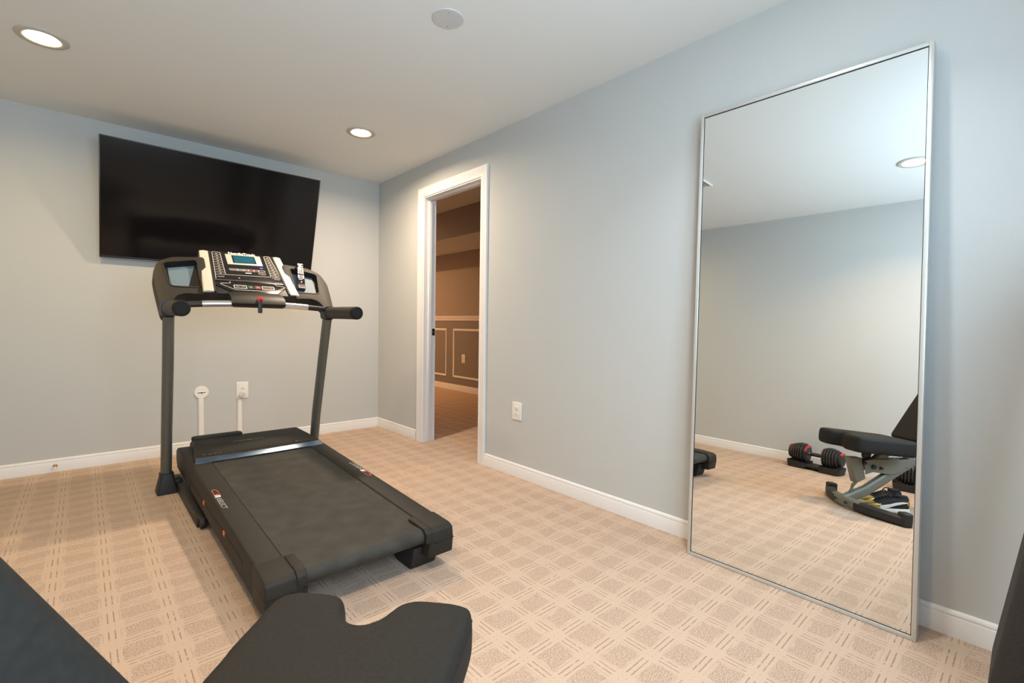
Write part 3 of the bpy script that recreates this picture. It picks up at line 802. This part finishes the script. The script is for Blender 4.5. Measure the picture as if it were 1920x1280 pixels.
# --- neck between console and bar, front bar, pulse grips
bm = B(); rings = []
for u in (-.150, -.125, -.06, 0, .06, .125, .150):
    k = 1-max(0, (abs(u)-.11)/.05)*.5
    rings.append([(S+u, -1.262, 1.140), (S+u, -1.276, 1.156), (S+u, -1.262, 1.185), (S+u, -1.215, 1.198+.020*k), (S+u, -1.155, 1.212+.018*k), (S+u, -1.150, 1.160), (S+u, -1.21, 1.140)])
loft(bm, rings); link('console_neck', bm, 'black', tm, sharp=50)
barz = lambda u: 1.154-.020*(abs(u)/.44)**2
bm = B(); tube(bm, [(S+u, -1.245+.03*(abs(u)/.44)**3, barz(u)) for u in [k*.0435-.435 for k in range(21)]], .0175, 16); link('front_bar', bm, 'black', tm)
for sg in (-1, 1):
    us = [.142+k*.0305 for k in range(6)]
    bm = B(); tube(bm, [(S+sg*u, -1.245+.03*(u/.44)**3, barz(u)+.0006) for u in us], .0198, 20); link('pulse_grip', bm, 'steel', tm, label='polished pulse sensor grip')
    # side handle with foam grip, collar and end plug
    gx = S+sg*.447
    bm = B(); tube(bm, [(gx, -1.16, 1.112), (gx, -1.235, 1.114)], .040, 20, .042, square=True); link('handle_collar', bm, 'black', tm)
    bm = B(); tube(bm, [(gx, -1.235, 1.114), (gx, -1.30, 1.113), (gx, -1.60, 1.110), (gx, -1.640, 1.1095)], [.036, .038, .038, .0375], 22, [.038, .040, .040, .0395]); hd = link('handle_grip', bm, 'foam', tm)
    bm = B(); tube(bm, [(gx, -1.640, 1.1095), (gx, -1.662, 1.109), (gx, -1.668, 1.109), (gx, -1.671, 1.109)], [.0382, .0382, .034, .026], 22, [.0402, .0402, .036, .028]); link('grip_plug', bm, M['plugrubber'], hd)
# safety key
bm = B(); lathe(bm, [(.001, -.010), (.012, -.010), (.015, -.006), (.015, .002), (.011, .006), (.001, .007)], (S+.004, -1.262, 1.186), 'Y', 18)
box(bm, S-.012, S+.020, -1.272, -1.256, 1.170, 1.186, .005)
sk = link('safety_key', bm, 'red', tm, label='red safety key')
bm = B(); box(bm, S-.010, S+.013, -1.279, -1.266, 1.100, 1.172, .003); link('key_clip', bm, 'black', sk)

# ---- remote control standing in the right-hand tray
Mrem = frame4(Mt @ Vector((.322, .150, -.0300)), Mt.to_3x3() @ Vector((.995, -.10, 0)), Mt.to_3x3() @ Vector((.0985, .980, .205)))
rc = thing('remote_control', 'slim black remote control with rows of pale buttons, standing in the right console tray', 'remote control', tuple(Mt @ Vector((.322, .148, -.030))))
bm = B(); pad(bm, round_poly([(-.025, 0), (.025, 0), (.024, .222), (-.024, .222)], .008, 4), 0, .017, .005, 3, mtx=Mrem); link('remote_body', bm, 'gloss', rc)
def rb(u, v, w, h, m):
    b_ = B(); plate2(b_, round_poly([(u-w/2, v-h/2), (u+w/2, v-h/2), (u+w/2, v+h/2), (u-w/2, v+h/2)], min(w, h)*.3, 2), Mrem @ Matrix.Translation((0, 0, .0165)), .0016); link('button', b_, m, rc)
rb(-.014, .208, .010, .009, 'red')
for i in range(3): rb(-.002+i*.0095-.004, .194, .007, .008, 'print_white')
for r_ in range(4):
    for c_ in range(3): rb(-.014+c_*.0140, .178-r_*.0135, .0108, .0092, 'print_white')
rb(-.0145, .108, .010, .030, 'print_white'); rb(.0145, .108, .010, .030, 'print_white')
for i in range(3): rb(0, .119-i*.011, .009, .006, 'print_white')
rb(-.004, .085, .024, .006, 'print_grey'); rb(0, .064, .009, .008, 'print_white')
for i in range(3): rb(-.014+i*.014, .043, .009, .006, 'print_red')
for r_ in range(2):
    for c_ in range(4): rb(-.0165+c_*.011, .031-r_*.013, .0075, .006, 'print_white')

# ================================================================== WEIGHT BENCH (local x = forward, y = left)
AA = math.atan2(.673, .74)
bench = thing('weight_bench', 'black padded weight bench with notched seat and raised backrest, closest to the camera', 'weight bench', (-1.81, -3.61, 0), AA)
def lp(name, bm, m, parent=bench, **k): return link(name, bm, m, parent, world=False, **k)
bm = B()
so = [(.030, .204), (.036, .060), (-.050, .034), (-.050, -.030), (.034, -.056), (.026, -.208), (-.16, -.200), (-.40, -.168), (-.412, -.140), (-.412, .140), (-.40, .168), (-.16, .197)]
so = round_poly(so, [.055, .040, .022, .022, .040, .030, .08, .03, .02, .02, .03, .08], 6)
Mseat = Matrix.Translation((0, 0, .500)) @ Matrix.Rotation(R(-2.2), 4, 'Y')
prism(bm, [(x, y, -.101) for x, y in so], (0, 0, .107))
bm.transform(Mseat)
seat = lp('seat', bm, 'leather', sharp=60)
def soften(o, vox, it):
    """voxel remesh and smooth: upholstery with soft rolled edges"""
    a = o.modifiers.new('r', 'REMESH'); a.mode = 'VOXEL'; a.voxel_size = vox
    c = o.modifiers.new('s', 'SMOOTH'); c.factor = .5; c.iterations = it
    bpy.context.view_layer.update()
    new = bpy.data.meshes.new_from_object(o.evaluated_get(bpy.context.evaluated_depsgraph_get()))
    o.modifiers.clear(); old = o.data; o.data = new
    for p in new.polygons: p.use_smooth = True
    if not new.materials: new.materials.append(old.materials[0])
    bpy.data.meshes.remove(old)
soften(seat, .007, 70)
from mathutils.bvhtree import BVHTree
sb = BVHTree.FromPolygons([v.co for v in seat.data.vertices], [p.vertices for p in seat.data.polygons])
sp_ = []
for k in range(14):
    q = Mseat @ Vector((.035-k*.031, -.32, -.020))
    hit = sb.ray_cast(q, Vector((0, 1, 0)))[0]
    if hit is not None: sp_.append(hit+Vector((0, -.0002, 0)))
bm = B(); tube(bm, sp_, .0014, 6)
lp('seam', bm, 'leather', seat)
bm = B(); box(bm, -.39, -.05, -.13, .13, .395, .408, .004, 2); lp('seat_plate', bm, 'benchmetal')
# backrest
TH = R(60.5)
Mback = frame4((-.432, 0, .485), (0, 1, 0), (-math.cos(TH), 0, math.sin(TH)))    # u left, v up the pad, normal forward/up
bm = B(); bo = round_poly([(-.128, 0), (.128, 0), (.126, .30), (.108, .72), (-.108, .72), (-.126, .30)], [.035, .035, .2, .05, .05, .2], 6)
pad(bm, bo, -.065, 0, .016, 5, .0, Mback); lp('backrest', bm, 'leather', sharp=60)
bm = B(); box(bm, -.03, .03, .02, .60, -.105, -.066, .004, 2, Mback); lp('back_support', bm, 'benchmetal')
# frame
bm = B(); tube(bm, [(-.055, 0, .052), (-.20, 0, .125), (-.36, 0, .245), (-.50, 0, .345), (-.56, 0, .385)], .024, 16, .030, square=True); lp('main_beam', bm, 'benchmetal')
bm = B(); tube(bm, [(-.52, 0, .37), (-.80, 0, .20), (-1.06, 0, .060)], .024, 16, .030, square=True); lp('rear_leg', bm, 'benchmetal')
bm = B(); tube(bm, [(-1.09, -.30, .035), (-1.06, -.15, .042), (-1.05, 0, .045), (-1.06, .15, .042), (-1.09, .30, .035)], .030, 16, .030, square=True); lp('rear_foot', bm, 'rubber')
bm = B(); prism(bm, [(-.060, -.032, .340), (-.137, -.032, .342), (-.170, -.032, .205), (-.112, -.032, .172)], (0, .064, 0), .004, 2); lp('front_socket', bm, 'benchmetal')
bm = B(); tube(bm, [(-.140, 0, .19), (-.108, 0, .150), (-.096, 0, .110), (-.110, 0, .080)], .011, 10); lp('bracket_hoop', bm, 'benchmetal')
for s in (-.036, .030):
    bm = B(); prism(bm, [(-.150, s, .325), (-.205, s, .338), (-.478, s, .356), (-.40, s, .270), (-.335, s, .247), (-.212, s, .254), (-.165, s, .235)], (0, .006, 0), .001, 1); lp('side_plate', bm, 'benchmetal')
bm = B(); tube(bm, [(-.200, 0, .285), (-.330, 0, .398)], .022, 16, .026, square=True); lp('seat_strut', bm, 'benchmetal')
bm = B(); tube(bm, [(-.445, 0, .30), (-.520, 0, .460)], .022, 16, .026, square=True); lp('pivot_strut', bm, 'benchmetal')
for x, z, r_ in ((-.212, .290, .014), (-.262, .285, .009), (-.150, .312, .010)):
    bm = B(); lathe(bm, [(r_*.5, -.052), (r_, -.049), (r_, .049), (r_*.5, .052)], (x, 0, z), 'Y', 18); lp('pivot_bolt', bm, 'rubber')
bm = B(); prism(bm, [(-.165, -.012, .34), (-.210, -.012, .347), (-.215, -.012, .37), (-.185, -.012, .385), (-.160, -.012, .365)], (0, .024, 0), .003, 2); lp('adjust_knob', bm, 'rubber')
bm = B(); tube(bm, [(-.085, -.120, .040), (-.055, 0, .045), (-.085, .120, .040)], .026, 16, .032, square=True); fb = lp('foot_bracket', bm, 'benchmetal')
for y in (-.05, .05):
    bm = B(); lathe(bm, [(.001, .0), (.009, .0), (.009, .008), (.001, .010)], (-.033, y, .045), 'X', 12); lp('bolt', bm, 'black', fb)
for s in (-1, 1):
    bm = B(); tube(bm, [(-.078, s*.085, .038), (-.112, s*.20, .036), (-.160, s*.285, .033), (-.190, s*.325, .031)], .030, 16, [.030, .030, .029, .027], square=True)
    box(bm, -.224, -.166, s*.33-.030, s*.33+.030, 0, .085, .012, 3); lp('front_foot', bm, 'rubber')

# ================================================================== DUMBBELLS AND CRADLES (local x = handle axis)
CZ = .135
def make_dumbbell(label, loc, rot):
    t = thing('dumbbell', label, 'dumbbell', loc, rot, 'adjustable dumbbells by the left wall')
    bm = B(); lathe(bm, [(.013, -.052), (.0165, -.035), (.0175, 0), (.0165, .035), (.013, .052)], (0, 0, CZ), 'X', 18); link('handle', bm, 'foam', t, world=False)
    for s in (-1, 1):
        bm = B(); lathe(bm, [(.012, s*.050), (.014, s*.052), (.014, s*.066), (.012, s*.068)], (0, 0, CZ), 'X', 16); link('collar', bm, 'chrome', t, world=False)
        rs = (.083, .094, .097, .094, .087, .078)
        for i, r_ in enumerate(rs):
            x0 = s*(.068+i*.0212)
            bm = B()
            o_ = []
            for k in range(28):
                a = 2*PI*k/28; e = 3.0
                c, q = math.cos(a), math.sin(a); f = (abs(c)**e+abs(q)**e)**(-1/e)
                f = .55*f+.45
                o_.append((r_*.93*c*f, r_*.93*q*f))
            rings = [[(x0+s*d, u*k_, CZ+v*k_) for u, v in o_] for d, k_ in ((0, .93), (.003, 1), (.0145, 1), (.0175, .93))]
            loft(bm, rings); link('weight_plate', bm, 'plate', t, world=False)
        xd = s*(.068+6*.0212)
        bm = B(); lathe(bm, [(.001, xd-s*.002), (.060, xd-s*.002), (.062, xd+s*.006), (.058, xd+s*.022), (.040, xd+s*.028), (.001, xd+s*.029)], (0, 0, CZ), 'X', 28); dl = link('selector_dial', bm, 'rubber', t, world=False)
        bm = B()
        for k in range(12):
            a = 2*PI*k/12
            box(bm, xd+s*.0245, xd+s*.0275, .044*math.cos(a)-.004, .044*math.cos(a)+.004, CZ+.044*math.sin(a)-.004, CZ+.044*math.sin(a)+.004)
        link('dial_numbers', bm, 'print_dim', dl, world=False)
        bm = B()
        ar = [(math.cos(a), math.sin(a)) for a in [R(50+k*10) for k in range(9)]]
        pts = [(c*.0640, q*.0640) for c, q in ar]+[(c*.044, q*.044) for c, q in reversed(ar)]
        prism(bm, [(xd+s*.012, u, CZ+v) for u, v in pts], (s*.0125, 0, 0)); link('dial_arc', bm, 'red', dl, world=False)
        bm = B(); pts = [(math.cos(a)*.078, math.sin(a)*.078) for a in [R(20+k*12) for k in range(9)]]+[(math.cos(a)*.055, math.sin(a)*.055) for a in [R(116-k*12) for k in range(9)]]
        prism(bm, [(s*.0665, u, CZ+v) for u, v in pts], (-s*.0035 if False else s*.002, 0, 0)); link('inner_arc', bm, 'red', t, world=False)
    return t
def make_cradle(label, loc, rot):
    bm = B()
    for s in (-1, 1):
        o_ = round_poly([(s*.060, -.098), (s*.205, -.098), (s*.222, -.060), (s*.222, .060), (s*.205, .098), (s*.060, .098)], .015, 3)
        if s < 0: o_ = o_[::-1]
        loft(bm, [[(x*.97, y*.93, 0) for x, y in o_], [(x, y, .040) for x, y in o_], [(x*1.01, y*1.02, .060) for x, y in o_], [(x, y*.99, .060) for x, y in o_], [(x*.985, y*.82, .050) for x, y in o_], [(x*.97, y*.6, .036) for x, y in o_]])
    rings = []
    for x in (-.075, -.04, 0, .04, .075):
        k = 1-(abs(x)/.075)**2
        rings.append([(x, -.085, .012+.016*k), (x, .085, .012+.016*k), (x, .085, .042), (x, -.085, .042)])
    loft(bm, rings)
    o = link('dumbbell_cradle', bm, 'rubber'); o.location = loc; o.rotation_euler = (0, 0, rot)
    return tag(o, label, 'dumbbell stand', 'dumbbell cradles by the left wall')
D1, R1 = (-3.035, -3.165, 0), R(-82+180-180)
D2, R2 = (-2.985, -3.955, 0), R(-95)
d1 = make_dumbbell('black adjustable dumbbell seen whole in the mirror, left of the bench seat', D1, R1)
dup(d1, D2, R2, 'black adjustable dumbbell seen in the mirror behind the bench leg, partly hidden')
make_cradle('black plastic cradle under the dumbbell that the mirror shows whole', D1, R1)
make_cradle('black plastic cradle under the half hidden dumbbell behind the bench leg', D2, R2)

# ================================================================== SNEAKERS (local x = toe direction)
def make_sneaker(label, loc, rot, side):
    t = thing('sneaker', label, 'shoe', loc, rot, 'sneakers under the bench')
    st = [(-.140, .022, 0), (-.132, .031, .0), (-.10, .036, .0), (-.04, .035, .0), (.02, .040, .0), (.07, .044, .0), (.11, .038, .0), (.135, .022, .003), (.142, .008, .006)]
    def ring(x, w, z0, z1, n=20, q=2.6):
        out = []
        for k in range(n):
            a = 2*PI*k/n; c, s_ = math.cos(a), math.sin(a)
            f = (abs(c)**q+abs(s_)**q)**(-1/q)
            out.append((x, w*c*f, (z0+z1)/2+(z1-z0)/2*s_*f))
        return out
    bm = B(); loft(bm, [ring(x, w, z, .027+(.006 if x < -.05 else 0), q=5) for x, w, z in st]); link('sole', bm, 'shoewhite', t, world=False)
    up_ = [(-.136, .020, .105), (-.128, .029, .112), (-.095, .034, .104), (-.05, .035, .098), (.0, .036, .090), (.045, .039, .070), (.085, .038, .054), (.115, .030, .046), (.133, .014, .036)]
    bm = B(); loft(bm, [ring(x, w, .018, h, q=2.3) for x, w, h in up_]); up_o = link('upper', bm, 'shoeblack', t, world=False)
    bm = B(); loft(bm, [ring(x, w*1.04, .017, h*1.03, q=2.3) for x, w, h in ((.040, .0385, .066), (.085, .038, .054), (.115, .030, .046), (.134, .015, .036))]); link('toe_cap', bm, 'gold', t, world=False)
    bm = B(); loft(bm, [ring(x, w*1.05, .040, h, q=2.3) for x, w, h in ((-.140, .018, .096), (-.132, .0275, .100), (-.118, .031, .092))]); link('heel_tab', bm, 'gold', t, world=False)
    for s in (-1, 1):
        bm = B(); wv = lambda x: s*(.0372 if x > -.06 else .0362)
        path = [(.045, .030), (.020, .034), (-.01, .044), (-.045, .058), (-.085, .070), (-.118, .074)]
        wd = [.014, .013, .012, .010, .007, .003]
        rings = []
        for (x, z), w in zip(path, wd):
            y = s*(.0405 if x > 0 else .0375 if x > -.1 else .0335)
            rings.append([(x, y*.93, z-w), (x, y*1.02, z-w*.7), (x, y*1.0, z+w*.7), (x, y*.90, z+w)])
        loft(bm, rings); link('side_stripe', bm, 'shoewhite', t, world=False)
    bm = B()
    for i in range(5):
        x = .045-i*.018; z = .076+i*.0065
        tube(bm, [(x, -.022, z-.012), (x+.004, -.010, z), (x, .010, z), (x+.004, .022, z-.012)], .004, 8)
    tube(bm, [(-.03, -.020, .100), (-.045, -.028, .112), (-.065, -.012, .118), (-.05, .004, .108)], .0035, 8); tube(bm, [(-.03, .020, .100), (-.05, .030, .112), (-.07, .014, .118)], .0035, 8)
    link('laces', bm, 'shoeblack', t, world=False)
    bm = B(); loft(bm, [[(-.092+.040*math.cos(a), .024*math.sin(a), z) for a in [2*PI*k/18 for k in range(18)]] for z in (.0985, .113)]); link('collar', bm, 'shoeblack', t, world=False)
    return t
make_sneaker('gold and black sneaker with a white stripe, nearer of the two under the bench', (-2.035, -3.835, 0), math.atan2(.21, .16), 1)
make_sneaker('farther sneaker under the bench, mostly hidden behind the nearer gold and black one', (-2.200, -3.785, 0), math.atan2(.17, .20), -1)

# ================================================================== DARK PADDED GYM ITEM AT THE RIGHT EDGE
gp = thing('gym_pad', 'tall dark padded gym item standing at the right edge, cut off by the photo', 'gym pad', (-.385, -4.50, 0))
Mg = frame4((-.385, -4.418, .125), (1, 0, 0), (0, -math.sin(R(7.8)), math.cos(R(7.8))))
bm = B(); pad(bm, round_poly([(-.122, 0), (.122, 0), (.110, 1.15), (-.110, 1.15)], .035, 5), 0, .065, .014, 4, .0, Mg); link('pad', bm, 'pad', gp, sharp=60)
bm = B(); box(bm, -.41, -.36, -4.475, -4.435, .0, .20, .004); link('post', bm, 'strike', gp)
bm = B(); box(bm, -.47, -.30, -4.56, -4.43, 0, .030, .008); link('base', bm, 'rubber', gp)

# ================================================================== LIGHT
def area(name, loc, rot, sx, sy, power, col, spread=180):
    l = bpy.data.lights.new(name, 'AREA'); l.shape = 'RECTANGLE'; l.size = sx; l.size_y = sy; l.energy = power; l.color = col; l.spread = R(spread)
    o = bpy.data.objects.new(name, l); COL.objects.link(o); o.location = loc; o.rotation_euler = rot
    return o
def disk(name, loc, r, power, col, spread=165):
    l = bpy.data.lights.new(name, 'AREA'); l.shape = 'DISK'; l.size = 2*r; l.energy = power; l.color = col; l.spread = R(spread)
    o = bpy.data.objects.new(name, l); COL.objects.link(o); o.location = loc
    return o
disk('can_lamp', (-2.352, -1.110, H-.009), .06, 11.5, (1.0, .68, .26))
disk('can_lamp', (-.695, -1.108, H-.009), .06, 33, (1.0, .77, .56))
disk('can_lamp', (-2.285, -3.850, H-.009), .06, 15, (1.0, .60, .22), 130)
disk('can_lamp', (-.695, -3.850, H-.009), .06, 8.5, (.86, .94, 1.0), 120)
area('window_daylight', ((WX0+WX1)/2, YF-.12, (WZ0+WZ1)/2), (R(103), 0, 0), WX1-WX0-.1, WZ1-WZ0-.1, 89, (.61, .81, 1.0))
disk('can_lamp', (.28, 2.7, 2.52), .06, 70, (1.0, .55, .26), 175)  # added lamp, out of view, to light the far room
w = bpy.data.worlds.new('sky'); scene.world = w; w.use_nodes = True
bg = w.node_tree.nodes['Background']
sky = w.node_tree.nodes.new('ShaderNodeTexSky'); sky.sky_type = 'HOSEK_WILKIE'
w.node_tree.links.new(sky.outputs[0], bg.inputs[0]); bg.inputs[1].default_value = .6

# ================================================================== CAMERA (measured from the room's own vanishing points)
FPX = 887.92
yaw, pit, rol = 0.736900746, -0.0359997479, 0.0151281326
f = Vector((math.sin(yaw)*math.cos(pit), math.cos(yaw)*math.cos(pit), math.sin(pit)))
r = f.cross(Vector((0, 0, 1))).normalized(); u = r.cross(f)
r2 = r*math.cos(rol)+u*math.sin(rol); u2 = -r*math.sin(rol)+u*math.cos(rol)
cam = bpy.data.cameras.new('camera'); co = bpy.data.objects.new('camera', cam); COL.objects.link(co)
mt = Matrix((r2, u2, -f)).transposed().to_4x4(); mt.translation = Vector((-2.22244586, -4.46796296, 1.05394017))
co.matrix_world = mt
cam.sensor_width = 36; cam.lens = FPX*36/1920; cam.clip_start = .02
scene.camera = co
vs = scene.view_settings
vs.view_transform = 'Standard'; vs.look = 'None'; vs.gamma = 1; vs.use_curve_mapping = False; vs.exposure = 0.04
scene.cycles.use_denoising = True
scene.cycles.max_bounces = 10; scene.cycles.diffuse_bounces = 6; scene.cycles.glossy_bounces = 6
